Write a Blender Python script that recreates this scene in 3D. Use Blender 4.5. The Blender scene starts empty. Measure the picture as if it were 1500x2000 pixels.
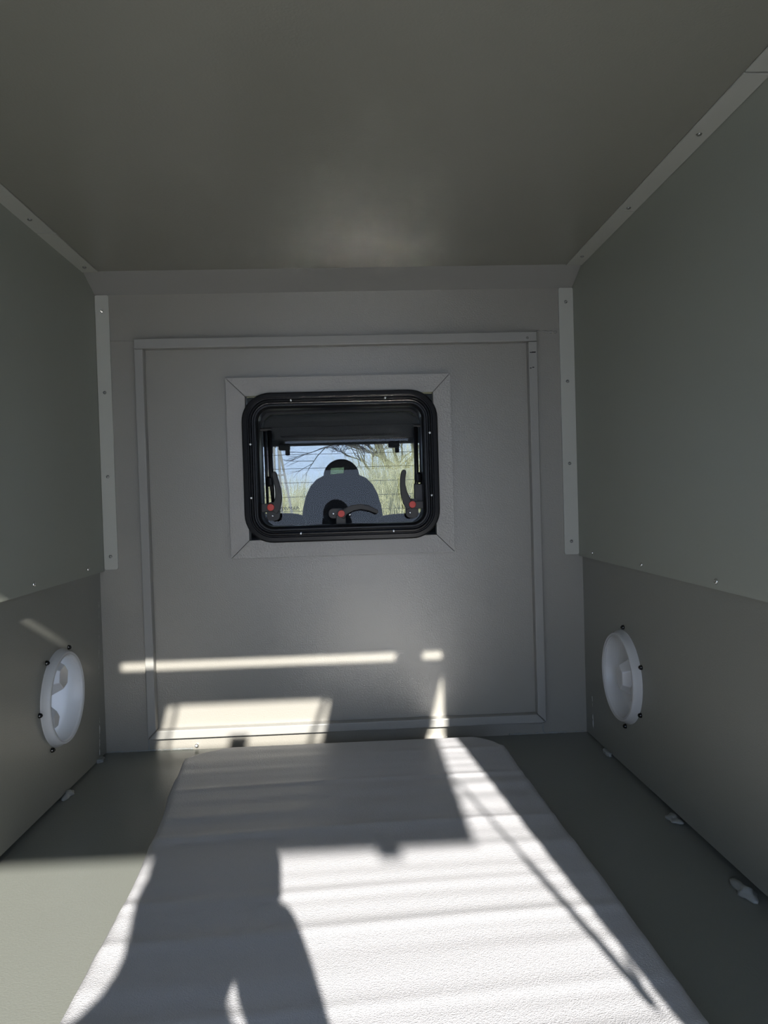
import bpy, bmesh, math, random
from mathutils import Vector, Matrix
from mathutils.geometry import tessellate_polygon
random.seed(7)
S = bpy.context.scene
COL = S.collection

# ------------------------------------------------------------------ camera
F_PX = 1429.09
YAW, PITCH, ROLL = 0.0461, -0.0194, -0.0293
cam_data = bpy.data.cameras.new('camera')
cam = bpy.data.objects.new('camera', cam_data)
COL.objects.link(cam)
fw = Vector((math.sin(YAW)*math.cos(PITCH), math.cos(YAW)*math.cos(PITCH), math.sin(PITCH)))
rt = fw.cross(Vector((0, 0, 1))).normalized()
up = rt.cross(fw)
r2 = rt*math.cos(ROLL) + up*math.sin(ROLL)
u2 = -rt*math.sin(ROLL) + up*math.cos(ROLL)
m = Matrix((r2, u2, -fw)).transposed().to_4x4()
m.translation = Vector((0.0214, -2.2766, 0.7611))
cam.matrix_world = m
cam_data.sensor_fit = 'AUTO'
cam_data.sensor_width = 36.0
cam_data.lens = 36.0*F_PX/2000.0
cam_data.clip_start = 0.01
cam_data.clip_end = 500
S.camera = cam

# ------------------------------------------------------------------ light and exposure
S.view_settings.view_transform = 'Standard'
S.view_settings.look = 'None'
S.view_settings.gamma = 1.0
S.view_settings.use_curve_mapping = False
S.view_settings.exposure = 0.76
S.cycles.use_denoising = True
S.cycles.denoiser = 'OPENIMAGEDENOISE'
S.cycles.denoising_input_passes = 'RGB_ALBEDO_NORMAL'
S.cycles.denoising_prefilter = 'ACCURATE'
S.cycles.use_adaptive_sampling = False
S.cycles.max_bounces = 14
S.cycles.diffuse_bounces = 8
S.cycles.glossy_bounces = 6
S.cycles.transparent_max_bounces = 16
S.cycles.sample_clamp_indirect = 0.0

SUN_DIR = Vector((-0.109, 1.0, -0.45)).normalized()       # the way the light travels
SUN_STRENGTH = 7.9
SKY_STRENGTH = 3.0
w = bpy.data.worlds.new('sky')
S.world = w
w.use_nodes = True
nt = w.node_tree
tc_ = nt.nodes.new('ShaderNodeTexCoord')
sx_ = nt.nodes.new('ShaderNodeSeparateXYZ')
cr_ = nt.nodes.new('ShaderNodeValToRGB')
e_ = cr_.color_ramp.elements
e_[0].position = 0.0; e_[0].color = (0.52, 0.63, 0.84, 1)
e_[1].position = 1.0; e_[1].color = (0.22, 0.34, 0.66, 1)
k_ = cr_.color_ramp.elements.new(0.25); k_.color = (0.48, 0.60, 0.84, 1)
bg = nt.nodes['Background']
bg.inputs['Strength'].default_value = SKY_STRENGTH
nt.links.new(tc_.outputs['Generated'], sx_.inputs[0])
nt.links.new(sx_.outputs['Z'], cr_.inputs[0])
nt.links.new(cr_.outputs['Color'], bg.inputs['Color'])
sd = bpy.data.lights.new('sun', 'SUN')
sd.energy = SUN_STRENGTH
sd.angle = 0.0095
sd.color = (1.0, 0.965, 0.91)
so = bpy.data.objects.new('sun', sd)
so.rotation_euler = SUN_DIR.to_track_quat('-Z', 'Y').to_euler()
so.location = (1, -6, 4)
COL.objects.link(so)

# ------------------------------------------------------------------ materials
def mat(name, col, rough=0.5, metal=0.0, bump=0.0, bscale=300.0, spec=0.5, mottle=0.0, mscale=4.0, extra=None, coat=0.0):
    m = bpy.data.materials.new(name)
    m.use_nodes = True
    t = m.node_tree
    b = t.nodes['Principled BSDF']
    b.inputs['Base Color'].default_value = (*col, 1)
    b.inputs['Roughness'].default_value = rough
    b.inputs['Metallic'].default_value = metal
    b.inputs['Specular IOR Level'].default_value = spec
    b.inputs['Coat Weight'].default_value = coat
    b.inputs['Coat Roughness'].default_value = 0.25
    tc = t.nodes.new('ShaderNodeTexCoord')
    if mottle:
        n = t.nodes.new('ShaderNodeTexNoise'); n.inputs['Scale'].default_value = mscale; n.inputs['Detail'].default_value = 4
        mx = t.nodes.new('ShaderNodeMix'); mx.data_type = 'RGBA'
        mx.inputs[6].default_value = (*[c*(1-mottle) for c in col], 1)
        mx.inputs[7].default_value = (*[min(1, c*(1+mottle)) for c in col], 1)
        t.links.new(tc.outputs['Object'], n.inputs['Vector'])
        t.links.new(n.outputs['Fac'], mx.inputs[0])
        t.links.new(mx.outputs[2], b.inputs['Base Color'])
    if bump:
        n2 = t.nodes.new('ShaderNodeTexNoise'); n2.inputs['Scale'].default_value = bscale; n2.inputs['Detail'].default_value = 2
        bp = t.nodes.new('ShaderNodeBump'); bp.inputs['Strength'].default_value = bump; bp.inputs['Distance'].default_value = 0.001
        t.links.new(tc.outputs['Object'], n2.inputs['Vector'])
        t.links.new(n2.outputs['Fac'], bp.inputs['Height'])
        t.links.new(bp.outputs['Normal'], b.inputs['Normal'])
    if extra: extra(t, b)
    return m

def glass(name, tint, gloss_rough=0.0, ior=1.45):
    m = bpy.data.materials.new(name); m.use_nodes = True
    t = m.node_tree; t.nodes.clear()
    out = t.nodes.new('ShaderNodeOutputMaterial')
    tr = t.nodes.new('ShaderNodeBsdfTransparent'); tr.inputs['Color'].default_value = (*tint, 1)
    gl = t.nodes.new('ShaderNodeBsdfGlossy'); gl.inputs['Roughness'].default_value = gloss_rough
    fr = t.nodes.new('ShaderNodeFresnel'); fr.inputs['IOR'].default_value = ior
    mx = t.nodes.new('ShaderNodeMixShader')
    ge = t.nodes.new('ShaderNodeNewGeometry'); mm = t.nodes.new('ShaderNodeMath'); mm.operation = 'MULTIPLY_ADD'
    sb = t.nodes.new('ShaderNodeMath'); sb.operation = 'SUBTRACT'; sb.inputs[0].default_value = 1.0
    mm.operation = 'MULTIPLY'
    t.links.new(ge.outputs['Backfacing'], sb.inputs[1]); t.links.new(sb.outputs[0], mm.inputs[0]); t.links.new(fr.outputs[0], mm.inputs[1])
    t.links.new(mm.outputs[0], mx.inputs[0]); t.links.new(tr.outputs[0], mx.inputs[1]); t.links.new(gl.outputs[0], mx.inputs[2])
    t.links.new(mx.outputs[0], out.inputs['Surface'])
    return m

def translucent(name, col, fac=0.5, rough=0.3):
    m = bpy.data.materials.new(name); m.use_nodes = True
    t = m.node_tree; b = t.nodes['Principled BSDF']
    b.inputs['Base Color'].default_value = (*col, 1); b.inputs['Roughness'].default_value = rough
    tl = t.nodes.new('ShaderNodeBsdfTranslucent'); tl.inputs['Color'].default_value = (*col, 1)
    mx = t.nodes.new('ShaderNodeMixShader'); mx.inputs[0].default_value = fac
    t.links.new(b.outputs[0], mx.inputs[1]); t.links.new(tl.outputs[0], mx.inputs[2])
    t.links.new(mx.outputs[0], t.nodes['Material Output'].inputs['Surface'])
    return m

M = {}
M['front'] = mat('grey_textured_laminate', (0.315, 0.300, 0.262), 0.31, spec=0.8, bump=0.55, bscale=260, mottle=0.03)
M['rail'] = mat('grey_painted_rail', (0.35, 0.342, 0.315), 0.38, bump=0.25, bscale=260)
M['floor'] = mat('grey_green_floor_laminate', (0.225, 0.235, 0.208), 0.34, bump=0.3, bscale=260, mottle=0.04)
M['wall'] = mat('grey_green_wall_laminate', (0.255, 0.256, 0.222), 0.38, bump=0.4, bscale=260, mottle=0.03)
M['panel'] = mat('smooth_green_grey_panel', (0.345, 0.36, 0.305), 0.45, bump=0.15, bscale=200)
M['ceiling'] = mat('grey_ceiling_laminate', (0.285, 0.280, 0.232), 0.30, spec=0.8, bump=0.3, bscale=240, mottle=0.03)
M['strip'] = mat('light_grey_powder_coated_strip', (0.52, 0.52, 0.465), 0.42, bump=0.15, bscale=300)
M['surround'] = mat('pebbled_grey_surround', (0.41, 0.395, 0.365), 0.36, bump=1.0, bscale=220)
M['black'] = mat('black_plastic', (0.008, 0.008, 0.009), 0.32, spec=0.25)
M['screwb'] = mat('gloss_black_screw', (0.003, 0.003, 0.003), 0.15)
M['blackm'] = mat('matt_black_plastic', (0.016, 0.016, 0.017), 0.55)
M['stay'] = mat('black_stay', (0.008, 0.008, 0.009), 0.35, spec=0.3)
M['handle'] = mat('dark_grey_handle_plastic', (0.035, 0.034, 0.033), 0.5)
M['red'] = mat('red_button_plastic', (0.75, 0.06, 0.035), 0.4)
M['chrome'] = mat('bright_steel', (0.75, 0.75, 0.73), 0.18, metal=1.0)
M['dsteel'] = mat('dull_steel', (0.35, 0.35, 0.33), 0.35, metal=1.0)
M['sealant'] = mat('clear_grey_sealant', (0.30, 0.315, 0.30), 0.3)
M['bead'] = mat('pale_sealant', (0.5, 0.5, 0.47), 0.35)
M['gap'] = mat('black_gap', (0.01, 0.01, 0.01), 0.9)
M['cap'] = translucent('milky_white_plastic', (0.84, 0.84, 0.83), 0.35, 0.22)
M['cap2'] = translucent('thick_milky_plastic', (0.80, 0.80, 0.80), 0.12, 0.2)
M['hatch'] = mat('grey_hatch_shell', (0.07, 0.075, 0.07), 0.5)
M['pane'] = glass('tinted_acrylic', (0.78, 0.79, 0.82), ior=1.36)
M['cabglass'] = glass('tinted_car_glass', (0.58, 0.60, 0.58), ior=1.35)
M['dimglass'] = glass('green_dimming_tint', (0.42, 0.50, 0.36), ior=1.2)  # tint for the pane added to dim the headrest hole
M['clear'] = glass('clear_acrylic', (0.95, 0.95, 0.95))
M['cabdark'] = mat('dark_cab_trim', (0.018, 0.019, 0.02), 0.7)
M['headliner'] = mat('charcoal_headliner', (0.022, 0.022, 0.021), 0.85)
M['seat'] = mat('black_seat_fabric', (0.012, 0.012, 0.014), 0.7)
M['jacket'] = mat('dark_jacket_fabric', (0.03, 0.035, 0.05), 0.85)
M['skin'] = mat('skin', (0.5, 0.3, 0.22), 0.5)
M['hair'] = mat('brown_hair', (0.05, 0.03, 0.02), 0.6)
M['ground'] = mat('gravel_ground', (0.30, 0.28, 0.24), 0.9, mottle=0.25, mscale=3)
M['bark'] = mat('dark_bark', (0.045, 0.04, 0.045), 0.9)
M['galv'] = mat('grey_weathered_post', (0.30, 0.29, 0.26), 0.7)
M['phone'] = mat('black_phone_body', (0.02, 0.02, 0.02), 0.2)
M['letter'] = mat('dark_blue_lettering', (0.02, 0.03, 0.08), 0.5)

def reed_extra(t, b):
    oi = t.nodes.new('ShaderNodeTexCoord'); n = t.nodes.new('ShaderNodeTexNoise'); n.inputs['Scale'].default_value = 3.5; n.inputs['Detail'].default_value = 5
    cr = t.nodes.new('ShaderNodeValToRGB')
    cr.color_ramp.elements[0].position = 0.35; cr.color_ramp.elements[0].color = (0.36, 0.34, 0.14, 1)
    cr.color_ramp.elements[1].position = 0.65; cr.color_ramp.elements[1].color = (0.85, 0.80, 0.48, 1)
    t.links.new(oi.outputs['Object'], n.inputs['Vector']); t.links.new(n.outputs['Fac'], cr.inputs[0]); t.links.new(cr.outputs[0], b.inputs['Base Color'])
M['reed'] = mat('dry_straw_reed', (0.6, 0.55, 0.3), 0.7, extra=reed_extra)

def foam_extra(t, b):
    tc = t.nodes.new('ShaderNodeTexCoord')
    v = t.nodes.new('ShaderNodeTexVoronoi'); v.inputs['Scale'].default_value = 420
    n = t.nodes.new('ShaderNodeTexNoise'); n.inputs['Scale'].default_value = 210; n.inputs['Detail'].default_value = 5
    mp = t.nodes.new('ShaderNodeMapping'); mp.inputs['Scale'].default_value = (1.0, 1.3, 1.0)
    ad = t.nodes.new('ShaderNodeMath'); ad.operation = 'ADD'
    bp = t.nodes.new('ShaderNodeBump'); bp.inputs['Strength'].default_value = 0.45; bp.inputs['Distance'].default_value = 0.0012
    t.links.new(tc.outputs['Object'], mp.inputs[0]); t.links.new(mp.outputs[0], v.inputs['Vector']); t.links.new(mp.outputs[0], n.inputs['Vector'])
    t.links.new(v.outputs['Distance'], ad.inputs[0]); t.links.new(n.outputs['Fac'], ad.inputs[1])
    t.links.new(ad.outputs[0], bp.inputs['Height']); t.links.new(bp.outputs[0], b.inputs['Normal'])
def wavy(t, b):  # waves shaped to break the bounced sunlight into streaks
    tc = t.nodes.new('ShaderNodeTexCoord'); mp = t.nodes.new('ShaderNodeMapping'); mp.inputs['Scale'].default_value = (12.0, 2.0, 1.0)
    n = t.nodes.new('ShaderNodeTexNoise'); n.inputs['Scale'].default_value = 1.6; n.inputs['Detail'].default_value = 1.5
    bp = t.nodes.new('ShaderNodeBump'); bp.inputs['Strength'].default_value = 1.0; bp.inputs['Distance'].default_value = 0.003
    t.links.new(tc.outputs['Object'], mp.inputs[0]); t.links.new(mp.outputs[0], n.inputs['Vector'])
    t.links.new(n.outputs['Fac'], bp.inputs['Height']); t.links.new(bp.outputs['Normal'], b.inputs['Normal'])
M['tailgate'] = mat('wavy_bounce_metal', (0.75, 0.72, 0.66), 0.14, metal=1.0, extra=wavy)  # shiny wavy surface added to throw sun up to the ceiling
M['foam'] = mat('white_polyethylene_foam', (0.55, 0.546, 0.562), 0.42, spec=0.6, extra=foam_extra)

# ------------------------------------------------------------------ mesh helpers
def obj(name, bm, material, parent=None, smooth=False, bevel=0.0):
    me = bpy.data.meshes.new(name)
    bmesh.ops.recalc_face_normals(bm, faces=bm.faces)
    bm.to_mesh(me); bm.free()
    me.materials.append(material)
    if smooth:
        for p in me.polygons: p.use_smooth = True
    o = bpy.data.objects.new(name, me)
    COL.objects.link(o)
    if parent: o.parent = parent
    if bevel:
        md = o.modifiers.new('bevel', 'BEVEL'); md.width = bevel; md.segments = 2; md.limit_method = 'ANGLE'
    return o

def tag(o, label, cat, group=None):
    o['label'] = label; o['category'] = cat
    if group: o['group'] = group
    return o

def thing(name, label, cat, group=None, loc=(0, 0, 0)):
    o = bpy.data.objects.new(name, None); COL.objects.link(o); o.location = loc
    o.empty_display_size = 0.05
    return tag(o, label, cat, group)

def struct(o, label=None):
    o['kind'] = 'structure'
    if label: o['label'] = label
    return o

def box(bm, x0, x1, y0, y1, z0, z1):
    vs = [bm.verts.new((x, y, z)) for x in (x0, x1) for y in (y0, y1) for z in (z0, z1)]
    for f in ((0, 1, 3, 2), (4, 6, 7, 5), (0, 4, 5, 1), (2, 3, 7, 6), (0, 2, 6, 4), (1, 5, 7, 3)):
        bm.faces.new([vs[i] for i in f])

def plate(bm, outer, holes, axis, a0, a1):
    """polygon with holes in the plane across AXIS, extruded from a0 to a1"""
    loops = [outer] + holes
    flat = [p for l in loops for p in l]
    tris = tessellate_polygon([[Vector((p[0], p[1], 0)) for p in l] for l in loops])
    def P(p, a):
        if axis == 'x': return (a, p[0], p[1])
        if axis == 'y': return (p[0], a, p[1])
        return (p[0], p[1], a)
    A = [bm.verts.new(P(p, a0)) for p in flat]; B = [bm.verts.new(P(p, a1)) for p in flat]
    for t in tris:
        for V in (A, B):
            try: bm.faces.new([V[i] for i in t])
            except ValueError: pass
    k = 0
    for l in loops:
        n = len(l)
        for i in range(n):
            j = (i+1) % n
            bm.faces.new((A[k+i], A[k+j], B[k+j], B[k+i]))
        k += n

def rrect(x0, x1, z0, z1, r, n=8):
    pts = []
    for cx, cz, a in ((x1-r, z1-r, 0), (x0+r, z1-r, 90), (x0+r, z0+r, 180), (x1-r, z0+r, 270)):
        for i in range(n+1):
            t = math.radians(a + 90*i/n); pts.append((cx+r*math.cos(t), cz+r*math.sin(t)))
    return pts

def circle(cx, cz, r, n=48):
    return [(cx+r*math.cos(2*math.pi*i/n), cz+r*math.sin(2*math.pi*i/n)) for i in range(n)]

def rect(x0, x1, z0, z1): return [(x0, z0), (x1, z0), (x1, z1), (x0, z1)]

def tube(bm, pts, radii, n=10, caps=True):
    pts = [Vector(p) for p in pts]
    if not isinstance(radii, (list, tuple)): radii = [radii]*len(pts)
    rings = []
    for i, p in enumerate(pts):
        d = (pts[min(i+1, len(pts)-1)] - pts[max(i-1, 0)]).normalized()
        a = d.cross(Vector((0, 0, 1)))
        if a.length < 0.05: a = d.cross(Vector((0, 1, 0)))
        a.normalize(); b = d.cross(a)
        rings.append([bm.verts.new(p + radii[i]*(a*math.cos(2*math.pi*k/n)+b*math.sin(2*math.pi*k/n))) for k in range(n)])
    for i in range(len(rings)-1):
        for k in range(n):
            bm.faces.new((rings[i][k], rings[i][(k+1) % n], rings[i+1][(k+1) % n], rings[i+1][k]))
    if caps:
        bm.faces.new(rings[0]); bm.faces.new(rings[-1])

def lathe(bm, prof, centre, axis, n=40):
    """prof = (radius, height along axis); axis a unit Vector"""
    ax = Vector(axis).normalized()
    a = ax.cross(Vector((0, 0, 1)))
    if a.length < 0.05: a = ax.cross(Vector((0, 1, 0)))
    a.normalize(); b = ax.cross(a); c = Vector(centre)
    rings = []
    for r, h in prof:
        if r < 1e-6: rings.append([bm.verts.new(c+ax*h)])
        else: rings.append([bm.verts.new(c+ax*h+r*(a*math.cos(2*math.pi*k/n)+b*math.sin(2*math.pi*k/n))) for k in range(n)])
    for i in range(len(rings)-1):
        A, B = rings[i], rings[i+1]
        for k in range(n):
            k2 = (k+1) % n
            if len(A) == 1 and len(B) == 1: continue
            if len(A) == 1: bm.faces.new((A[0], B[k], B[k2]))
            elif len(B) == 1: bm.faces.new((A[k], A[k2], B[0]))
            else: bm.faces.new((A[k], A[k2], B[k2], B[k]))

def screw(parent, pos, axis, r=0.005, name='screw', material=None, h=None, label=None):
    h = h or r*0.6
    bm = bmesh.new()
    lathe(bm, [(0, -0.001), (r, -0.001), (r, h*0.25), (r*0.85, h*0.7), (r*0.5, h), (r*0.32, h), (r*0.25, h*0.55), (0, h*0.5)], pos, axis, 14)
    o = obj(name, bm, material or M['chrome'], parent, smooth=True)
    if label: o['label'] = label
    return o

def bar_mb(bm, p0, p1, sx, sz):
    """square bar from p0 to p1, half sizes sx, sz"""
    p0, p1 = Vector(p0), Vector(p1); d = (p1-p0).normalized()
    a = d.cross(Vector((0, 0, 1)))
    if a.length < 0.05: a = Vector((1, 0, 0))
    a.normalize(); b = d.cross(a)
    q = [[bm.verts.new(p+a*i*sx+b*j*sz) for i, j in ((-1, -1), (1, -1), (1, 1), (-1, 1))] for p in (p0, p1)]
    for k in range(4): bm.faces.new((q[0][k], q[0][(k+1) % 4], q[1][(k+1) % 4], q[1][k]))
    bm.faces.new(q[0]); bm.faces.new(q[1])

# ------------------------------------------------------------------ the box: floor, walls, ceiling
YR = -2.6            # rear end of the box
ZC = 1.445
bm = bmesh.new(); box(bm, -0.79, 0.79, YR, 0.03, -0.03, 0)
struct(obj('floor', bm, M['floor']))
bm = bmesh.new(); box(bm, -0.79, 0.79, YR, 0.03, ZC, ZC+0.03)
struct(obj('ceiling', bm, M['ceiling']))

bm = bmesh.new()
plate(bm, rect(-0.79, 0.79, 0, ZC), [rect(-0.29, 0.29, 0.64, 1.085)], 'y', 0.0, 0.03)
wf = struct(obj('wall_front', bm, M['front']))
def bead(name, parent, pts, r, material, jitter=0.25, n=7, label=None):
    """an uneven run of sealant along a line"""
    bm = bmesh.new(); P = []; R = []
    for a, b in zip(pts[:-1], pts[1:]):
        a, b = Vector(a), Vector(b); k = max(2, int((b-a).length/0.006))
        for i in range(k):
            P.append(a.lerp(b, i/k)); R.append(r*random.uniform(1-jitter*2, 1+jitter))
    tube(bm, P, R, n)
    o = obj(name, bm, material, parent, smooth=True)
    if label: o['label'] = label
    return o
bead('weld_bead', wf, [(-0.692, 0, 1.263), (-0.618, 0, 1.261)], 0.0022, M['front'], 0.3)
bead('weld_bead', wf, [(0.618, 0, 1.268), (0.692, 0, 1.264)], 0.0038, M['rail'], 0.5, label='thick bumpy pale weld bead')
bead('sealant_bead', wf, [(-0.749, 0.0, 0.003), (-0.62, 0, 0.003), (-0.48, 0, 0.003)], 0.003, M['sealant'], 0.45)
bead('sealant_bead', wf, [(0.50, 0.0, 0.003), (0.749, 0, 0.003)], 0.003, M['sealant'], 0.5)
bead('sealant_bead', wf, [(-0.62, 0.0, 0.002), (-0.621, 0, 0.042)], 0.0025, M['sealant'], 0.5)
bead('sealant_bead', wf, [(0.611, 0.0, 0.002), (0.609, 0, 0.042)], 0.0022, M['sealant'], 0.5)

# cove between front wall and ceiling
bm = bmesh.new()
plate(bm, [(0.0, 1.402), (-0.0982, 1.446), (-0.0982, 1.4475), (0.0, 1.4475)], [], 'x', -0.737, 0.737)
struct(obj('trim_1', bm, M['rail']), 'sloping grey cove between ceiling and front wall')

PC_L, PC_R = (-0.335, 0.265), (-0.333, 0.258)      # porthole centres (y, z)
def side_wall(sign, name, pc):
    bm = bmesh.new(); x = 0.75*sign
    inner = [(0.0, 0.003), (0.0, ZC), (YR, ZC), (YR, 0.045), (-1.2, 0.028), (-0.5, 0.013), (-0.15, 0.005)]
    plate(bm, inner, [circle(pc[0], pc[1], 0.112)], 'x', x, x+0.02*sign)
    plate(bm, [(0.0, 0), (0.0, ZC), (YR, ZC), (YR, 0)], [circle(pc[0], pc[1], 0.128)] if sign < 0 else [], 'x', x+0.034*sign, x+0.04*sign)
    return struct(obj(name, bm, M['wall']))
wl = side_wall(-1, 'wall_left', PC_L)
wr = side_wall(1, 'wall_right', PC_R)
bead('sealant_bead', wl, [(-0.7505, -0.018, 0.47), (-0.7505, -0.026, 0.40)], 0.002, M['bead'], 0.4)
bead('sealant_bead', wl, [(-0.7505, -0.026, 0.385), (-0.7505, -0.043, 0.25)], 0.0012, M['bead'], 0.4)
bead('sealant_bead', wl, [(-0.7505, -0.05, 0.125), (-0.7505, -0.062, 0.01)], 0.0018, M['bead'], 0.5)
bead('sealant_bead', wr, [(0.7505, -0.062, 0.13), (0.7505, -0.066, 0.01)], 0.0018, M['bead'], 0.5)

# rear wall with the wide opening (behind the camera)
bm = bmesh.new()
plate(bm, rect(-0.79, 0.79, -0.03, ZC+0.06), [rect(-0.578, 0.578, -0.004, 1.4445)], 'y', YR-0.006, YR)
struct(obj('wall_back', bm, M['wall']))

# ------------------------------------------------------------------ upper lining panels
for sign, x, side, zs in ((-1, 0.735, 'left', [(-0.142, 0.581), (-0.503, 0.580), (-0.865, 0.579)]), (1, 0.738, 'right', [(-0.131, 0.579), (-0.498, 0.577), (-0.869, 0.577)])):
    t = thing('lining_panel', f'smooth green-grey lining panel covering the upper {side} side wall', 'wall panel', 'upper side lining panels')
    t.location = (x*sign, -1.3, 0.561)
    bm = bmesh.new()
    arc = [(-0.003+-0.03*(1-math.cos(a))*3.2, 1.40+0.0445*math.sin(a)) for a in [math.radians(k*15) for k in range(7)]]
    pts = [(-0.003, 0.561)] + arc + [(-2.59, 1.4447), (-2.59, 0.561)]
    pts = [(p[0]+1.3, p[1]-0.561) for p in pts]
    plate(bm, pts, [], 'x', 0, 0.0112*sign)
    obj('panel', bm, M['panel'], t)
    for y, z in zs:
        screw(t, (-0.0003*sign, y+1.3, z-0.561), (-sign, 0, 0), 0.006, 'rivet', M['chrome'])

# ------------------------------------------------------------------ light grey angle strips
for sign, x0, x1, zz, side in ((-1, 0.693, 0.734, [1.352, 1.106, 0.85, 0.606], 'left'), (1, 0.692, 0.7375, [1.357, 1.109, 0.852, 0.607], 'right')):
    t = thing('corner_strip', f'upright light grey screwed strip in the {side} corner of the front wall', 'trim strip', 'upright corner strips')
    t.location = (sign*(x0+x1)/2, -0.003, 0.566)
    bm = bmesh.new(); xc = (x0+x1)/2
    l = rrect(-(x1-x0)/2, (x1-x0)/2, 0, 0.835, 0.006, 4)
    plate(bm, l, [], 'y', -0.003, 0.0028)
    obj('strip', bm, M['strip'], t, bevel=0.0008)
    for z in zz: screw(t, ((0.714-xc)*sign, -0.003, z-0.566), (0, -1, 0), 0.005, 'rivet', M['dsteel'])

def ceil_strip(sign, y0, y1, rivets, label):
    t = thing('ceiling_strip', label, 'trim strip', 'light grey strips along the ceiling edges')
    t.location = (0.712*sign, (y0+y1)/2, 1.4442)
    bm = bmesh.new()
    pts = [(-0.022, y0), (0.025, y0+ -0.0), (0.025, y1), (-0.022, y1)]
    pts = [(p[0]*sign, p[1]-(y0+y1)/2) for p in pts]
    plate(bm, pts, [], 'z', -0.003, 0)
    obj('strip', bm, M['strip'], t, bevel=0.0006)
    for y in rivets: screw(t, (0.0, y-(y0+y1)/2, -0.003), (0, 0, -1), 0.0055, 'rivet', M['dsteel'])
ceil_strip(1, -0.098, -0.5105, [-0.18], 'far short light grey strip along the right ceiling edge')
ceil_strip(1, -0.5115, -1.088, [-0.533, -0.889], 'middle light grey strip along the right ceiling edge')
ceil_strip(1, -1.0935, -2.55, [-1.25], 'near light grey strip along the right ceiling edge')
ceil_strip(-1, -0.098, -0.408, [-0.148], 'far short light grey strip along the left ceiling edge')
ceil_strip(-1, -0.4125, -2.55, [-0.503, -0.9], 'near long light grey strip along the left ceiling edge')

# ------------------------------------------------------------------ raised rectangular frame on the front wall
t = thing('raised_frame', 'large square grey tube frame raised on the front wall around the window', 'frame', loc=(0, 0, 0.044))
X0, X1, Z0, Z1 = -0.616, 0.6146, 0.0, 1.2183
xi0, xi1, zi0, zi1 = -0.589, 0.586, 0.027, 1.188
D0, D1 = -0.030, 0.0
def rail(name, q, rnd=None):
    bm = bmesh.new(); plate(bm, q, [], 'y', D0, D1)
    return obj(name, bm, M['rail'], t, bevel=0.003)
rail('top_rail', [(X0, zi1), (X1, zi1), (X1, Z1), (X0, Z1)])
g = 0.0006
rail('bottom_rail', [(X0+0.001, Z0), (X1-0.001, Z0), (xi1, zi0), (xi0, zi0)])
rail('side_rail', [(X0, Z0+0.001), (xi0-g, zi0+g), (xi0-g, zi1-g), (X0, zi1-g)])
rail('side_rail', [(X1, Z0+0.001), (X1, zi1-g), (xi1+g, zi1-g), (xi1+g, zi0+g)])
screw(t, (-0.602, D0, 0.0), (0, -1, 0), 0.002, 'screw', M['dsteel'])
screw(t, (0.584, D0, 1.198), (0, -1, 0), 0.004, 'screw', M['dsteel'])
for (x, z, l) in ((0.599, 1.153, 0.009), (0.603, 1.154, 0.006), (0.592, 1.105, 0.003), (0.600, 1.107, 0.003)):
    bm = bmesh.new(); box(bm, x-l, x+l, D0-0.0006, D0+0.001, z-0.0012, z+0.0012); obj('scratch', bm, M['gap'], t)
screw_t = thing('screw', 'small round screw head low on the front wall beside the foam sheet', 'screw', loc=(-0.474, 0, 0.011))
screw(screw_t, (0, 0, 0), (0, -1, 0.3), 0.007, 'screw_head', M['chrome'], h=0.010)

# ------------------------------------------------------------------ window surround (mitred boards)
t = thing('window_surround', 'pebbled grey mitred board surround around the black window', 'surround', loc=(0, 0, 0.588))
ox0, ox1, oz0, oz1 = -0.345, 0.341, 0.0, 0.5504
ix0, ix1, iz0, iz1 = -0.2885, 0.2865, 0.0545, 0.494
g = 0.0009
for nm, q in (('surround_board', [(ox0+g, oz1), (ox1-g, oz1), (ix1-g, iz1), (ix0+g, iz1)]),
              ('surround_board', [(ox0+g, oz0), (ix0+g, iz0), (ix1-g, iz0), (ox1-g, oz0)]),
              ('surround_board', [(ox0, oz0+g), (ox0, oz1-g), (ix0, iz1-g), (ix0, iz0+g)]),
              ('surround_board', [(ox1, oz0+g), (ix1, iz0+g), (ix1, iz1-g), (ox1, oz1-g)])):
    bm = bmesh.new(); plate(bm, q, [], 'y', -0.030, 0.0); obj(nm, bm, M['surround'], t, bevel=0.0007)

# ------------------------------------------------------------------ the black hinged window
win = bpy.data.objects.new('window_1', None); COL.objects.link(win); win.location = (-0.001, 0, 0.862)
struct(win, 'black framed top hinged window with rounded corners in the front wall')
HX, HZ = 0.2985, 0.2285
def sweep(bm, prof, hx, hz, r, n=10):
    rings = []
    for ins, y in prof:
        rr = max(0.004, r-ins)
        l = rrect(-(hx-ins), hx-ins, -(hz-ins), hz-ins, rr, n)
        rings.append([bm.verts.new((p[0], y, p[1])) for p in l])
    k = len(rings[0])
    for i in range(len(rings)):
        A, B = rings[i], rings[(i+1) % len(rings)]
        for j in range(k):
            bm.faces.new((A[j], A[(j+1) % k], B[(j+1) % k], B[j]))
bm = bmesh.new()
sweep(bm, [(0, -0.031), (0.0005, -0.040), (0.004, -0.045), (0.0165, -0.046), (0.018, -0.0425), (0.021, -0.0425), (0.0225, -0.046), (0.028, -0.047),
           (0.030, -0.043), (0.030, -0.034), (0.0345, -0.033), (0.036, -0.038), (0.042, -0.038), (0.044, -0.034), (0.049, -0.030), (0.0500, 0.028), (0.012, 0.030), (0.012, -0.031)], HX, HZ, 0.088)
o = obj('window_frame', bm, M['black'], win, smooth=False, bevel=0)
md = o.modifiers.new('bevel', 'BEVEL'); md.width = 0.0008; md.segments = 2; md.limit_method = 'ANGLE'; md.angle_limit = 0.5
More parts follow.
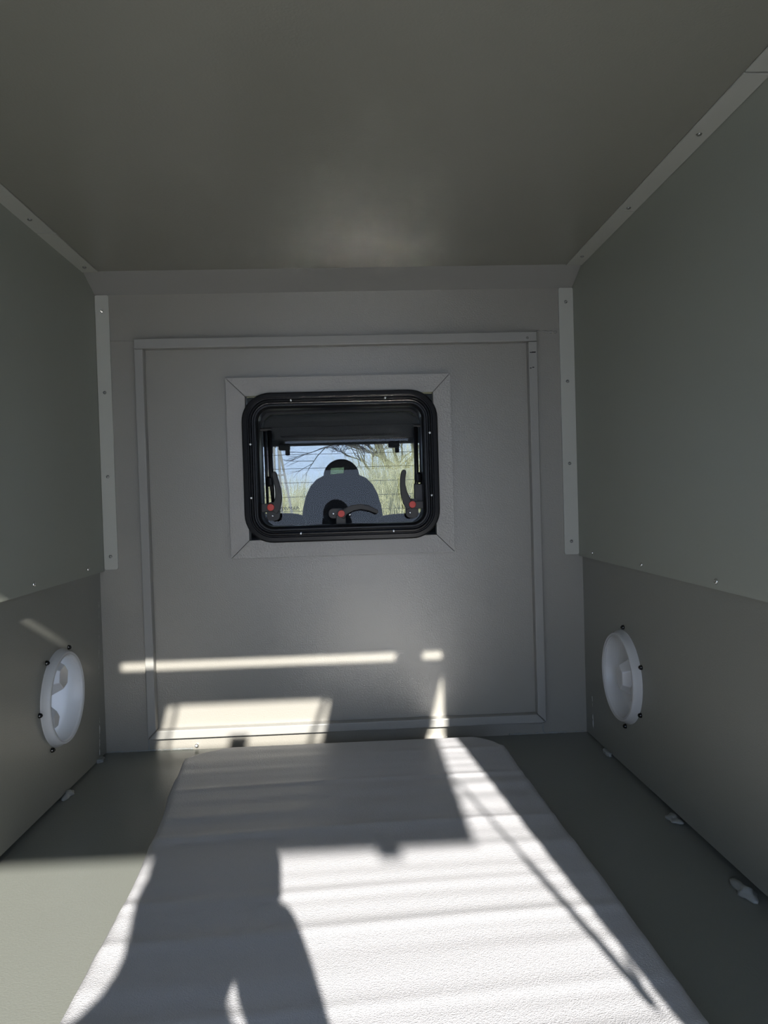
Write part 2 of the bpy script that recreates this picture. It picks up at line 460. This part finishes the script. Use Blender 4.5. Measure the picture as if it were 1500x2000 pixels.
bm = bmesh.new(); plate(bm, rrect(-0.270, 0.270, -0.205, 0.200, 0.055), [rrect(-0.247, 0.249, -0.180, 0.172, 0.045)], 'y', 0.034, 0.062)
obj('sash_seal', bm, M['blackm'], win)
bm = bmesh.new(); plate(bm, rrect(-0.272, 0.272, -0.207, 0.202, 0.055), [], 'y', 0.044, 0.049)
wp = obj('window_pane', bm, M['pane'], win); wp.rotation_euler = (math.radians(-3.0), 0, 0)
for px, z in ((-0.148, 1.064), (0.138, 1.065), (-0.274, 0.934), (-0.276, 0.772), (-0.130, 0.660), (0.152, 0.659), (0.272, 0.765), (0.271, 0.956)):
    s = screw(win, (px+0.001, -0.0455, z-0.862), (0, -1, 0), 0.0046, 'screw', M['chrome'], h=0.0035)
# stays
for s, x, xb in ((-1, -0.221, -0.243), (1, 0.2335, 0.246)):
    xs = x+0.001; xo = xb+0.001
    st = obj('stay_arm', (lambda b: (tube(b, [(xs, 0.01, 0.118), (xs-s*0.001, 0.012, -0.03), (xs-s*0.004, 0.014, -0.118)], [0.0068, 0.0068, 0.0050], 12), b)[1])(bmesh.new()), M['stay'], win, smooth=True)
    b = bmesh.new(); tube(b, [(xs+s*0.032, 0.012, 0.121), (xs-s*0.006, 0.010, 0.121)], 0.0058, 10); obj('hinge_pin', b, M['handle'], st)
    b = bmesh.new(); tube(b, [(xs+s*0.016, 0.018, 0.12), (xs+s*0.014, 0.02, -0.13)], 0.0042, 10); obj('guide_rod', b, M['stay'], st, smooth=True)
    b = bmesh.new(); lathe(b, [(0, -0.016), (0.009, -0.016), (0.012, -0.010), (0.012, 0.010), (0.008, 0.016), (0, 0.016)], (xs+s*0.004, 0.014, -0.040), (0, 0, 1), 12); obj('clamp_knob', b, M['stay'], st)
    b = bmesh.new(); box(b, xs-0.010, xs+0.016*s+0.004, 0.004, 0.024, -0.118, -0.060); obj('stay_bracket', b, M['stay'], st, bevel=0.002)
# latches: a curved handle, a foot plate, a catch block, a red button, a bright screw
def arm_mb(pts, wds, y0, y1):
    b = bmesh.new(); L = []; R = []
    P = [Vector((p[0], p[1])) for p in pts]
    for i, p in enumerate(P):
        d = (P[min(i+1, len(P)-1)]-P[max(i-1, 0)]).normalized(); nrm = Vector((-d.y, d.x))
        L.append(p+nrm*wds[i]); R.append(p-nrm*wds[i])
    d = (P[-1]-P[-2]).normalized()
    end = [P[-1]+d*wds[-1]*0.8+Vector((-d.y, d.x))*wds[-1]*0.5, P[-1]+d*wds[-1]*0.8-Vector((-d.y, d.x))*wds[-1]*0.5]
    plate(b, [tuple(v) for v in L+end+R[::-1]], [], 'y', y0, y1)
    return b
def latch(bx, bz, arm, wds, foot, block, screws, label):
    l = obj('latch', arm_mb(arm, wds, -0.020, -0.006), M['handle'], win, bevel=0.002)
    l['label'] = label
    b = bmesh.new(); plate(b, foot, [], 'y', -0.010, 0.020); obj('latch_base', b, M['handle'], l, bevel=0.002)
    b = bmesh.new(); box(b, block[0], block[1], -0.014, 0.018, block[2], block[3]); obj('catch_block', b, M['handle'], l, bevel=0.002)
    b = bmesh.new(); lathe(b, [(0, -0.004), (0.0108, -0.004), (0.0108, 0.004), (0.0100, 0.0058), (0, 0.0062)], (bx, -0.022, bz), (0, -1, 0), 28)
    obj('release_button', b, M['red'], l)['label'] = 'round red release button'
    for x, z in screws: screw(l, (x, -0.012, z), (0, -1, 0), 0.0038, 'screw', M['chrome'], h=0.003)
def Z(z): return z-0.862
latch(-0.220, Z(0.742), [(-0.214, Z(0.730)), (-0.203, Z(0.742)), (-0.196, Z(0.770)), (-0.197, Z(0.80)), (-0.203, Z(0.826)), (-0.207, Z(0.845))], [0.014, 0.013, 0.0105, 0.0085, 0.008, 0.0078],
      rrect(-0.234, -0.196, Z(0.700), Z(0.758), 0.014, 5), (-0.250, -0.214, Z(0.728), Z(0.754)), [(-0.216, Z(0.7155))], 'left latch with tall curved handle')
latch(0.215, Z(0.738), [(0.209, Z(0.728)), (0.200, Z(0.745)), (0.190, Z(0.775)), (0.187, Z(0.80)), (0.188, Z(0.822)), (0.192, Z(0.840))], [0.014, 0.013, 0.0105, 0.0085, 0.008, 0.0078],
      rrect(0.196, 0.234, Z(0.696), Z(0.756), 0.014, 5), (0.212, 0.250, Z(0.724), Z(0.748)), [(0.208, Z(0.713)), (0.208, Z(0.763))], 'right latch with tall curved handle')
latch(-0.005, Z(0.716), [(-0.006, Z(0.704)), (0.006, Z(0.722)), (0.030, Z(0.733)), (0.056, Z(0.736)), (0.080, Z(0.731)), (0.104, Z(0.719))], [0.010, 0.010, 0.0085, 0.008, 0.0078, 0.006],
      rrect(-0.044, 0.004, Z(0.702), Z(0.732), 0.013, 5), (-0.022, 0.008, Z(0.682), Z(0.712)), [(-0.030, Z(0.7165)), (0.021, Z(0.712))], 'middle latch with handle lying to the right')

# ------------------------------------------------------------------ portholes
def porthole(sign, pc, label, angs):
    ax = Vector((-sign, 0, 0)); c = Vector((0.75*sign, pc[0], pc[1]))
    t = thing('light_dome', label, 'dome', 'round white domes low on the side walls', loc=c)
    bm = bmesh.new()
    lathe(bm, [(0.1255, -0.0002), (0.1255, 0.0022), (0.1215, 0.0028), (0.1205, 0.010), (0.1190, 0.0105), (0.1180, 0.0185), (0.1155, 0.0215), (0.1130, 0.0215), (0.1122, 0.0160), (0.1110, 0.0160), (0.1103, 0.0205), (0.1082, 0.0205), (0.1070, 0.016), (0.1062, 0.009),
               (0.1075, 0.008), (0.1140, 0.008), (0.1160, 0.002), (0.1160, -0.0002)], (0, 0, 0), ax, 72)
    obj('rim', bm, M['cap'], t, smooth=True)
    bm = bmesh.new()
    lathe(bm, [(0.1062, 0.014), (0.1045, 0.010), (0.0985, -0.016), (0.090, -0.0225), (0.072, -0.0255), (0, -0.027), (0, -0.0285), (0.072, -0.027), (0.091, -0.024), (0.100, -0.0165), (0.1062, 0.008)], (0, 0, 0), ax, 64)
    dish = obj('dish', bm, M['cap'], t, smooth=True)
    def lump(cy, cz, r, h, rot, n=6, taper=0.72, stretch=1.0):
        b = bmesh.new(); lo = []; hi = []
        for k in range(n):
            a = rot + 2*math.pi*k/n
            y, z = math.cos(a)*r, math.sin(a)*r*stretch
            lo.append(b.verts.new((sign*0.026, cy+y, cz+z))); hi.append(b.verts.new((sign*(0.026-h), cy+y*taper, cz+z*taper)))
        for k in range(n): b.faces.new((lo[k], lo[(k+1) % n], hi[(k+1) % n], hi[k]))
        b.faces.new(hi); b.faces.new(lo)
        o = obj('boss', b, M['cap2'], t, bevel=0.0018); return o
    if sign < 0:
        lump(0.004, 0.052, 0.050, 0.036, 0.3, 6, 0.62); lump(-0.022, -0.052, 0.040, 0.024, 0.1, 5, 0.5)
    else:
        lump(0.010, -0.004, 0.040, 0.036, 0.52, 6, 0.62, 1.35); lump(-0.050, -0.034, 0.032, 0.024, 0.1, 5, 0.6, 1.2); lump(-0.012, -0.076, 0.022, 0.016, 0.4, 5)
    for a in angs:
        p = (-0.0*sign, math.cos(math.radians(a))*0.133, math.sin(math.radians(a))*0.1345)
        s = screw(t, (p[0], p[1], p[2]), ax, 0.0064, 'screw', M['screwb'], h=0.008)
        s['label'] = 'small black domed screw'
    return t
porthole(-1, PC_L, 'round milky white dome low on the left side wall', [61, 127, 184, 240, 303, 2])
porthole(1, PC_R, 'round milky white dome low on the right side wall', [92, 34, 157, 213, 268, 330])

# ------------------------------------------------------------------ sealant tacks along the floor edge
def blob(loc, sx, label, seed):
    random.seed(seed)
    bm = bmesh.new(); bmesh.ops.create_icosphere(bm, subdivisions=3, radius=1)
    ph = [random.uniform(0, 6) for _ in range(6)]
    for v in bm.verts:
        k = 1+0.22*math.sin(3*v.co.x+ph[0])+0.2*math.sin(5*v.co.y+ph[1])+0.18*math.sin(4*v.co.z+ph[2])+0.1*math.sin(9*v.co.y+ph[3])
        v.co *= k; v.co.x *= sx*0.012; v.co.y *= sx*0.024; v.co.z *= sx*0.007
        v.co.z = max(v.co.z, -0.0035)
    o = obj('sealant_blob', bm, M['sealant'], smooth=True); o.location = loc
    return tag(o, label, 'sealant', 'sealant blobs on the floor joints')
blob((0.742, -0.203, 0.004), 0.85, 'sealant blob on the right floor joint, farthest and smallest', 1)
blob((0.741, -0.642, 0.004), 1.05, 'sealant blob on the right floor joint, the middle one', 2)
blob((0.739, -0.950, 0.004), 1.35, 'sealant blob on the right floor joint, nearest and largest', 3)
blob((-0.744, -0.325, 0.004), 1.1, 'flat sealant blob on the left floor joint below the dome', 4)
blob((-0.742, -0.070, 0.004), 0.8, 'thin sealant smear in the far left floor corner', 5)
random.seed(11)

# ------------------------------------------------------------------ foam sheet on the floor
def interp(tab, y):
    for (a, xa), (b, xb) in zip(tab[:-1], tab[1:]):
        if b <= y <= a: return xa+(xb-xa)*(a-y)/(a-b)
    return tab[-1][1] if y < tab[-1][0] else tab[0][1]
LT = [(-0.133, -0.30), (-0.140, -0.34), (-0.150, -0.378), (-0.18, -0.43), (-0.216, -0.471), (-0.30, -0.462), (-0.436, -0.452), (-0.62, -0.432), (-0.803, -0.418), (-1.061, -0.410), (-1.261, -0.411), (-2.3, -0.415)]
RT = [(-0.133, 0.34), (-0.146, 0.38), (-0.158, 0.400), (-0.19, 0.425), (-0.231, 0.445), (-0.35, 0.449), (-0.576, 0.457), (-0.991, 0.477), (-1.191, 0.482), (-1.339, 0.487), (-2.3, 0.50)]
bm = bmesh.new()
NU, NV = 90, 520
ys = [-0.131 - (2.20-0.131)*(j/NV)**1.0 for j in range(NV+1)]
ridges = [-0.25, -0.335, -0.44, -0.51, -0.60, -0.70, -0.835, -0.955, -1.07, -1.17, -1.26, -1.36, -1.46, -1.57, -1.68, -1.8, -1.93, -2.05]
def hgt(x, y):
    h = 0.0
    yy = y - 0.028*x + 0.006*math.sin(5*x+y*3)
    for i, r in enumerate(ridges):
        wd = 0.020+0.006*math.sin(i*2.3); a = 0.0028*(0.75+0.35*math.sin(i*4.1+x*3.0))
        d = (yy-r)/wd
        if abs(d) < 3.5: h += a*math.exp(-d*d)
    h += 0.0004*math.sin(61*yy+2*x)+0.00018*math.sin(131*yy+3*x+1)
    return h
rows = []
for j, y in enumerate(ys):
    xl, xr = interp(LT, y), interp(RT, y); row = []
    for i in range(NU+1):
        u = i/NU; x = xl+(xr-xl)*u
        x += 0.002*math.sin(19*y)*(1 if u in (0, 1) else 0)
        e = min(u, 1-u)*(xr-xl); ef = min(e, (-0.131-y)*1.0+0.0)
        rd = 0.018
        drop = 0 if ef > rd else rd*0.9*(1-math.sqrt(max(0, 1-((rd-ef)/rd)**2)))
        row.append(bm.verts.new((x, y, 0.0495+hgt(x, y)-drop)))
    rows.append(row)
for j in range(NV):
    for i in range(NU):
        bm.faces.new((rows[j][i], rows[j][i+1], rows[j+1][i+1], rows[j+1][i]))
edge = [rows[j][0] for j in range(NV+1)] + [rows[NV][i] for i in range(1, NU+1)] + [rows[j][NU] for j in range(NV-1, -1, -1)] + [rows[0][i] for i in range(NU-1, 0, -1)]
low = [bm.verts.new((v.co.x, v.co.y, 0.0005)) for v in edge]
for k in range(len(edge)):
    bm.faces.new((edge[k], edge[(k+1) % len(edge)], low[(k+1) % len(edge)], low[k]))
bm.faces.new(low)
o = obj('foam_sheet', bm, M['foam'], smooth=True)
tag(o, 'thick white foam sheet with clipped far corners lying on the grey floor', 'foam sheet')

# ------------------------------------------------------------------ lowered tailgate (unseen, added with shiny wavy metal to bounce sun onto the ceiling)
bm = bmesh.new(); box(bm, -0.70, 0.70, -3.20, -2.625, -0.055, -0.012)
o = obj('tailgate', bm, M['tailgate'], bevel=0.01)
tag(o, 'lowered shiny wavy metal tailgate behind the rear opening, unseen, added to bounce sun', 'tailgate')

# ------------------------------------------------------------------ raised rear hatch (behind the camera, throws the shadows)
t = thing('rear_hatch', 'raised rear hatch with small window standing open over the rear opening', 'hatch', loc=(0, YR, 1.43))
def HY(y): return y-YR
outer = [(-0.59, HY(-2.6135)), (0.59, HY(-2.6135)), (0.59, HY(-3.85)), (0.585, HY(-3.855)), (-0.585, HY(-3.855)), (-0.59, HY(-3.85))]
hole = rrect(-0.247, 0.254, HY(-3.178), HY(-2.851), 0.022, 5)
bm = bmesh.new(); plate(bm, outer, [hole], 'z', -0.010, 0.0)
obj('hatch_shell', bm, M['hatch'], t)
bm = bmesh.new(); plate(bm, rrect(-0.26, 0.267, HY(-3.19), HY(-2.84), 0.025, 5), [], 'z', 0.0005, 0.0035)
obj('hatch_pane', bm, M['clear'], t)
bm = bmesh.new(); bar_mb(bm, (-0.220, HY(-2.845), -0.004), (-0.222, HY(-3.185), -0.004), 0.006, 0.004); obj('window_arm', bm, M['stay'], t)
bm = bmesh.new(); bar_mb(bm, (0.238, HY(-2.845), -0.004), (0.217, HY(-3.185), -0.004), 0.007, 0.004); obj('window_arm', bm, M['stay'], t)
bm = bmesh.new(); box(bm, -0.036, 0.024, HY(-3.185), HY(-3.09), -0.012, -0.001); obj('window_latch', bm, M['stay'], t, bevel=0.006)
bm = bmesh.new(); box(bm, 0.388, 0.438, HY(-3.90), HY(-3.84), -0.012, 0.0); obj('door_catch', bm, M['stay'], t, bevel=0.008)
for a, b in ((-0.495, -0.411), (0.436, 0.52)):
    bm = bmesh.new(); box(bm, a, b, HY(-2.66), HY(-2.6065), 0.0005, 0.022); obj('hinge', bm, M['dsteel'], t)
for s in (-1, 1):
    bm = bmesh.new()
    A = Vector((0.600*s, HY(-3.52), -0.012)); B = Vector((0.564*s, HY(-2.63), 0.652-1.43))
    tube(bm, [A, A.lerp(B, 0.5), A.lerp(B, 0.501), B], [0.0045, 0.0045, 0.0075, 0.0075], 12)
    g_ = obj('gas_strut', bm, M['stay'], t)
    bm = bmesh.new(); bar_mb(bm, B+Vector((0, 0, 0.0)), B+Vector((0.012*s, 0.0, 0.045)), 0.005, 0.004); obj('strut_bracket', bm, M['dsteel'], g_)

# ------------------------------------------------------------------ the person taking the picture (behind the camera, throws a shadow)
def skin_mesh(name, verts, edges, material, parent=None, sub=2):
    me = bpy.data.meshes.new(name)
    me.from_pydata([v[:3] for v in verts], edges, [])
    o = bpy.data.objects.new(name, me); COL.objects.link(o)
    if parent: o.parent = parent
    md = o.modifiers.new('skin', 'SKIN'); md.use_smooth_shade = True
    for i, v in enumerate(verts):
        r = v[3]; me.skin_vertices[0].data[i].radius = r if isinstance(r, tuple) else (r, r)
        me.skin_vertices[0].data[i].use_root = (i == 0)
    s = o.modifiers.new('sub', 'SUBSURF'); s.levels = sub; s.render_levels = sub
    me.materials.append(material)
    return o
GZ = -0.80
pt = thing('person', 'person in dark jacket kneeling on the lowered tailgate holding up a phone', 'person', loc=(-0.13, -2.87, -0.012))
def pv(x, y, z, r): return (x+0.13, y+2.87, z+0.012, r)
V = [pv(-0.10, -2.95, 0.17, 0.14), pv(-0.10, -2.92, 0.38, 0.13), pv(-0.10, -2.86, 0.58, (0.22, 0.13)), pv(-0.10, -2.86, 0.70, (0.20, 0.12)), pv(-0.09, -2.855, 0.775, 0.098), pv(-0.085, -2.85, 0.82, 0.085),
     pv(-0.072, -2.84, 0.89, 0.128), pv(-0.070, -2.845, 0.975, 0.095),
     # right arm (towards +x)
     pv(0.07, -2.86, 0.62, 0.065), pv(0.13, -2.74, 0.42, 0.055), pv(0.060, -2.50, 0.588, 0.050), pv(0.012, -2.43, 0.622, 0.069), pv(0.000, -2.385, 0.69, 0.045),
     # left arm
     pv(-0.30, -2.86, 0.62, 0.08), pv(-0.33, -2.76, 0.42, 0.06), pv(-0.17, -2.55, 0.585, 0.055), pv(-0.078, -2.44, 0.622, 0.062), pv(-0.068, -2.385, 0.69, 0.048),
     # legs folded under the body
     pv(0.02, -2.88, 0.16, 0.09), pv(0.06, -2.64, 0.075, 0.065), pv(0.05, -3.00, 0.045, 0.045), pv(0.04, -3.12, 0.035, 0.035),
     pv(-0.22, -2.88, 0.16, 0.09), pv(-0.26, -2.64, 0.075, 0.065), pv(-0.25, -3.00, 0.045, 0.045), pv(-0.24, -3.12, 0.035, 0.035)]
E_ = [(0, 1), (1, 2), (2, 3), (3, 4), (4, 5), (5, 6), (6, 7), (2, 8), (8, 9), (9, 10), (10, 11), (11, 12), (2, 13), (13, 14), (14, 15), (15, 16), (16, 17), (0, 18), (18, 19), (19, 20), (20, 21), (0, 22), (22, 23), (23, 24), (24, 25)]
skin_mesh('body', V, E_, M['jacket'], pt)
for sx, hx, hy, hz in ((1, 0.016, -2.385, 0.70), (-1, -0.074, -2.385, 0.70)):
    for k, (dz, ln) in enumerate(((0.028, 0.9), (0.012, 1.0), (-0.005, 0.95), (-0.022, 0.8))):
        vv = [pv(hx, hy, hz+dz*0.5, 0.009), pv(hx+0.008*sx, hy+0.03, hz+dz, 0.009), pv(hx-0.004*sx, hy+0.075*ln, hz+dz*1.1, 0.008), pv(hx-0.026*sx, hy+0.082*ln, hz+dz*1.1, 0.0065)]
        skin_mesh('finger', vv, [(0, 1), (1, 2), (2, 3)], M['skin'], pt, 1)
    skin_mesh('thumb', [pv(hx-0.005*sx, hy+0.01, hz+0.01, 0.011), pv(hx-0.012*sx, hy+0.04, hz+0.03, 0.010), pv(hx-0.022*sx, hy+0.068, hz+0.034, 0.008)], [(0, 1), (1, 2)], M['skin'], pt, 1)
bm = bmesh.new(); bmesh.ops.create_uvsphere(bm, u_segments=24, v_segments=14, radius=0.094)
for v in bm.verts:
    v.co.z = v.co.z*1.05+0.977; v.co.x += 0.052; v.co.y = v.co.y*1.05+0.015
    if v.co.y > 0.06: v.co.z = max(v.co.z, 1.002)
obj('hair', bm, M['hair'], pt, smooth=True)
bm = bmesh.new(); box(bm, -0.0365, 0.0365, -0.0042, 0.0042, -0.080, 0.080)
ph = obj('smartphone', bm, M['phone'], bevel=0.003); ph.location = (-0.022, -2.300, 0.705)
tag(ph, 'black smartphone held upright in both hands of the kneeling person', 'phone')

# ------------------------------------------------------------------ pick-up cab beyond the window
ct = thing('pickup_cab', 'dark pick-up cab interior seen through the black framed window', 'car cab', loc=(0, 0.16, GZ))
def CY(y): return y-0.16
def CZ(z): return z-GZ
bm = bmesh.new(); plate(bm, rect(-0.78, 0.78, CZ(-0.2), CZ(1.18)), [rrect(-0.52, 0.52, CZ(0.655), CZ(1.10), 0.06)], 'y', CY(0.16), CY(0.20)); obj('rear_panel', bm, M['cabdark'], ct)
bm = bmesh.new(); plate(bm, rrect(-0.535, 0.535, -0.235, 0.235, 0.06), [], 'y', -0.002, 0.002); rg = obj('rear_glass', bm, M['cabglass'], ct)
rg.location = (0, CY(0.112), CZ(0.878)); rg.rotation_euler = (math.radians(-9), 0, 0)
for k in range(9):
    z = -0.20+0.0465*k; bm = bmesh.new(); box(bm, -0.50, 0.50, 0.0025, 0.0032, z-0.0006, z+0.0006); obj('heater_wire', bm, M['cabdark'], rg)
bm = bmesh.new(); plate(bm, [(CY(0.20), CZ(1.16)), (CY(1.5), CZ(1.165)), (CY(2.0), CZ(1.079)), (CY(2.05), CZ(1.079)), (CY(2.05), CZ(1.24)), (CY(0.20), CZ(1.24))], [], 'x', -0.78, 0.78); hl = obj('headliner', bm, M['headliner'], ct)
bm = bmesh.new(); plate(bm, [(-0.40, CZ(1.155)), (0.36, CZ(1.155)), (0.31, CZ(1.105)), (-0.34, CZ(1.105))], [], 'y', CY(1.78), CY(1.98)); obj('overhead_console', bm, M['cabdark'], hl, bevel=0.006)
for x in (-0.345, 0.285):
    bm = bmesh.new(); box(bm, x-0.032, x+0.032, CY(1.93), CY(1.98), CZ(1.05), CZ(1.09)); box(bm, x+0.005, x+0.03, CY(1.94), CY(1.97), CZ(1.02), CZ(1.06)); obj('visor_clip', bm, M['cabdark'], hl, bevel=0.006)
bm = bmesh.new(); plate(bm, rect(-0.78, 0.78, CZ(-0.2), CZ(0.55)), [], 'y', CY(1.95), CY(2.1)); obj('dashboard', bm, M['cabdark'], ct, bevel=0.03)
bm = bmesh.new(); box(bm, -0.78, 0.78, CY(0.2), CY(2.1), CZ(-0.25), CZ(-0.2)); obj('cab_floor', bm, M['cabdark'], ct)
for s in (-1, 1):
    bm = bmesh.new()
    plate(bm, rect(CY(0.2), CY(2.05), CZ(-0.2), CZ(1.18)), [rect(CY(0.45), CY(1.05), CZ(0.55), CZ(1.08)), rect(CY(1.15), CY(1.85), CZ(0.55), CZ(1.03))], 'x', 0.74*s, 0.78*s)
    obj('side_panel', bm, M['cabdark'], ct)
    bm = bmesh.new(); bar_mb(bm, (0.72*s, CY(2.0), CZ(0.5)), (0.70*s, CY(2.0), CZ(1.10)), 0.04, 0.04); obj('windscreen_pillar', bm, M['cabdark'], ct)
bm = bmesh.new(); plate(bm, rect(-0.74, 0.74, CZ(0.5), CZ(1.10)), [], 'y', CY(2.015), CY(2.02)); obj('windscreen', bm, M['clear'], ct)
# lettering on the rear glass, read from outside in mirror order as the photo shows it
cu = bpy.data.curves.new('lettering', 'FONT'); cu.body = '-SWMAP-'; cu.size = 0.016; cu.extrude = 0.0002; cu.align_x = 'LEFT'
tmp = bpy.data.objects.new('lettering_curve', cu); COL.objects.link(tmp)
me = bpy.data.meshes.new_from_object(tmp.evaluated_get(bpy.context.evaluated_depsgraph_get())); me.name = 'lettering'
bpy.data.objects.remove(tmp); me.materials.clear(); me.materials.append(M['letter'])
lo = bpy.data.objects.new('lettering', me); COL.objects.link(lo); lo.parent = rg; lo.rotation_euler = (math.pi/2, 0, 0); lo.location = (-0.205, -0.0026, -0.150)

# seats
def seat_shape(w_low, w_top, z0, z1, depth, n=10):
    """rounded backrest outline, closed polygon in x,z"""
    pts = [(-w_low, z0)]
    for k in range(n+1):
        a = math.pi - math.pi*k/n
        pts.append((w_top*math.copysign(abs(math.cos(a))**0.62, math.cos(a)), z0+(z1-z0)*0.55+(z1-z0)*0.45*math.sin(a)**0.75))
    pts.append((w_low, z0))
    return pts
fs = thing('car_seat', 'black high backed car seat with rounded headrest in the cab, seen through the window', 'seat', loc=(-0.016, 1.30, -0.2))
bm = bmesh.new(); plate(bm, seat_shape(0.202, 0.20, 0.32, 1.085, 0.1, 14), [], 'y', -0.06, 0.06); obj('backrest', bm, M['seat'], fs, bevel=0.03)
bm = bmesh.new(); plate(bm, [(-0.24, 0.20), (0.24, 0.20), (0.24, 0.36), (-0.24, 0.36)], [], 'y', 0.0, 0.50); obj('seat_cushion', bm, M['seat'], fs, bevel=0.03)
bm = bmesh.new(); box(bm, -0.2, 0.2, 0.05, 0.45, 0, 0.21); obj('seat_base', bm, M['cabdark'], fs)
bm = bmesh.new(); plate(bm, [(-0.086, 1.022)] + [(0.086*math.cos(math.pi-math.pi*k/18), 1.072+0.082*math.sin(math.pi*k/18)) for k in range(19)] + [(0.086, 1.022)], [[(-0.058, 1.062), (0.008, 1.066), (0.014, 1.118), (-0.050, 1.114)]], 'y', -0.035, 0.035); hr = obj('headrest', bm, M['seat'], fs, bevel=0.006)
bm = bmesh.new(); box(bm, -0.062, 0.018, -0.004, 0.004, 1.058, 1.122); obj('headrest_dim_pane', bm, M['dimglass'], hr)  # added tinted pane, dims the bright view through the headrest hole
for x in (-0.04, 0.04):
    bm = bmesh.new(); tube(bm, [(x, 0, 1.0), (x, 0, 1.04)], 0.006, 8); obj('headrest_post', bm, M['dsteel'], hr)
bs = thing('rear_bench', 'black rear bench of the cab with two low headrests behind the window', 'seat', loc=(-0.034, 0.45, -0.2))
bm = bmesh.new(); plate(bm, [(-0.66, 0.2), (0.66, 0.2), (0.66, 0.76), (0.60, 0.84), (-0.55, 0.84), (-0.62, 0.78)], [], 'y', -0.05, 0.07); obj('backrest', bm, M['seat'], bs, bevel=0.02)
bm = bmesh.new(); box(bm, -0.66, 0.66, 0.05, 0.5, 0.0, 0.36); obj('seat_cushion', bm, M['seat'], bs, bevel=0.03)
for x, wd, zt in ((-0.235, 0.125, 0.915), (0.30, 0.145, 0.90)):
    bm = bmesh.new(); plate(bm, [(x+p[0]*wd/0.2, p[1]) for p in seat_shape(0.2, 0.2, 0.845, zt, 0.1, 14)], [], 'y', -0.04, 0.04); obj('headrest', bm, M['seat'], bs, bevel=0.008)

# ------------------------------------------------------------------ outside: ground, reeds, trees
bm = bmesh.new()
N = 60
g = [[bm.verts.new((-60+120*i/N, -60+140*j/N, GZ)) for i in range(N+1)] for j in range(N+1)]
for j in range(N):
    for i in range(N): bm.faces.new((g[j][i], g[j][i+1], g[j+1][i+1], g[j+1][i]))
struct(obj('ground', bm, M['ground']), 'gravel ground around the vehicle')

random.seed(3)
bm = bmesh.new()
def rheight(x, y):
    k = x/(y+2.28)*1429            # only a gentle profile: low to the left, high bank to the right
    return 2.12+0.38*min(1, max(-0.5, (k-10)/70)) - (0.2 if -70 < k < -20 else 0)
for _ in range(9000):
    y = random.uniform(8.5, 14); x = random.uniform(-0.16, 0.16)*(y+2.3)*1.15
    h = rheight(x, y)*random.uniform(0.45, 1.08)*(1+0.02*(y-8.5))
    lean = Vector((random.gauss(0, 0.16), random.gauss(0, 0.12), 0)); wd = random.uniform(0.004, 0.012)
    p = Vector((x, y, GZ)); a = random.uniform(0, math.pi); d = Vector((math.cos(a), math.sin(a), 0))*wd; e = Vector((-d.y, d.x, 0))*0.6
    mid = p+Vector((0, 0, h*0.55))+lean*h*0.35; top = p+Vector((0, 0, h))+lean*h
    r0 = [bm.verts.new(p+d), bm.verts.new(p-d*0.5+e), bm.verts.new(p-d*0.5-e)]
    r1 = [bm.verts.new(mid+d*0.8), bm.verts.new(mid-d*0.4+e*0.8), bm.verts.new(mid-d*0.4-e*0.8)]
    tv = bm.verts.new(top)
    for k in range(3):
        bm.faces.new((r0[k], r0[(k+1) % 3], r1[(k+1) % 3], r1[k])); bm.faces.new((r1[k], r1[(k+1) % 3], tv))
o = obj('reeds', bm, M['reed']); o['kind'] = 'stuff'
tag(o, 'dense bank of dry straw-coloured reeds beyond the cab', 'reeds')

def tree(x, y, h, spread, seed, label, lean=0.0):
    random.seed(seed); bm = bmesh.new()
    def grow(p, d, ln, r, depth):
        q = p + d*ln
        mid = p + d*ln*0.5 + Vector((random.gauss(0, .05), random.gauss(0, .05), 0))*ln
        tube(bm, [p, mid, q], [r, r*0.85, r*0.68], 5, caps=False)
        if depth == 0: return
        for k in range(random.choice((2, 3, 3))):
            nd = (d + Vector((random.gauss(0, spread), random.gauss(0, spread), random.gauss(0.08, spread*0.6)))).normalized()
            grow(mid.lerp(q, random.uniform(0.3, 1.0)), nd, ln*random.uniform(0.62, 0.85), r*0.66, depth-1)
    grow(Vector((0, 0, 0)), Vector((lean, 0, 1)).normalized(), h*0.33, h*0.017, 7)
    o = obj('bare_tree', bm, M['bark']); o.location = (x, y, GZ)
    return tag(o, label, 'tree', 'bare trees beyond the reeds')
tree(1.85, 18.5, 6.0, 0.42, 5, 'leafless dark tree at the right edge of the view through the window', -0.1)
tree(1.0, 24.0, 5.0, 0.5, 8, 'low leafless shrubby tree just right of the headrest, beyond the reeds', -0.1)
tree(2.6, 30.0, 9.0, 0.45, 12, 'taller leafless tree behind the right edge tree', -0.25)
tree(-3.3, 27.0, 8.0, 0.40, 21, 'leafless dark tree at the left edge of the view through the window', 0.05)
random.seed(5)
t = thing('post_frame', 'thin pale splayed post frame standing at the left of the window view', 'post', loc=(-0.95, 7.4, GZ))
for p0, p1 in (((-0.02, 0, 0), (0.0, 0, 2.6)), ((0.10, 0, 0), (0.05, 0, 2.6)), ((0.42, 0.1, 0), (0.06, 0, 2.3))):
    bm = bmesh.new(); tube(bm, [p0, p1], 0.016, 6); obj('post', bm, M['galv'], t)
bm = bmesh.new(); tube(bm, [(-0.02, 0, 1.9), (0.13, 0.02, 1.9)], 0.012, 6); obj('crossbar', bm, M['galv'], t)
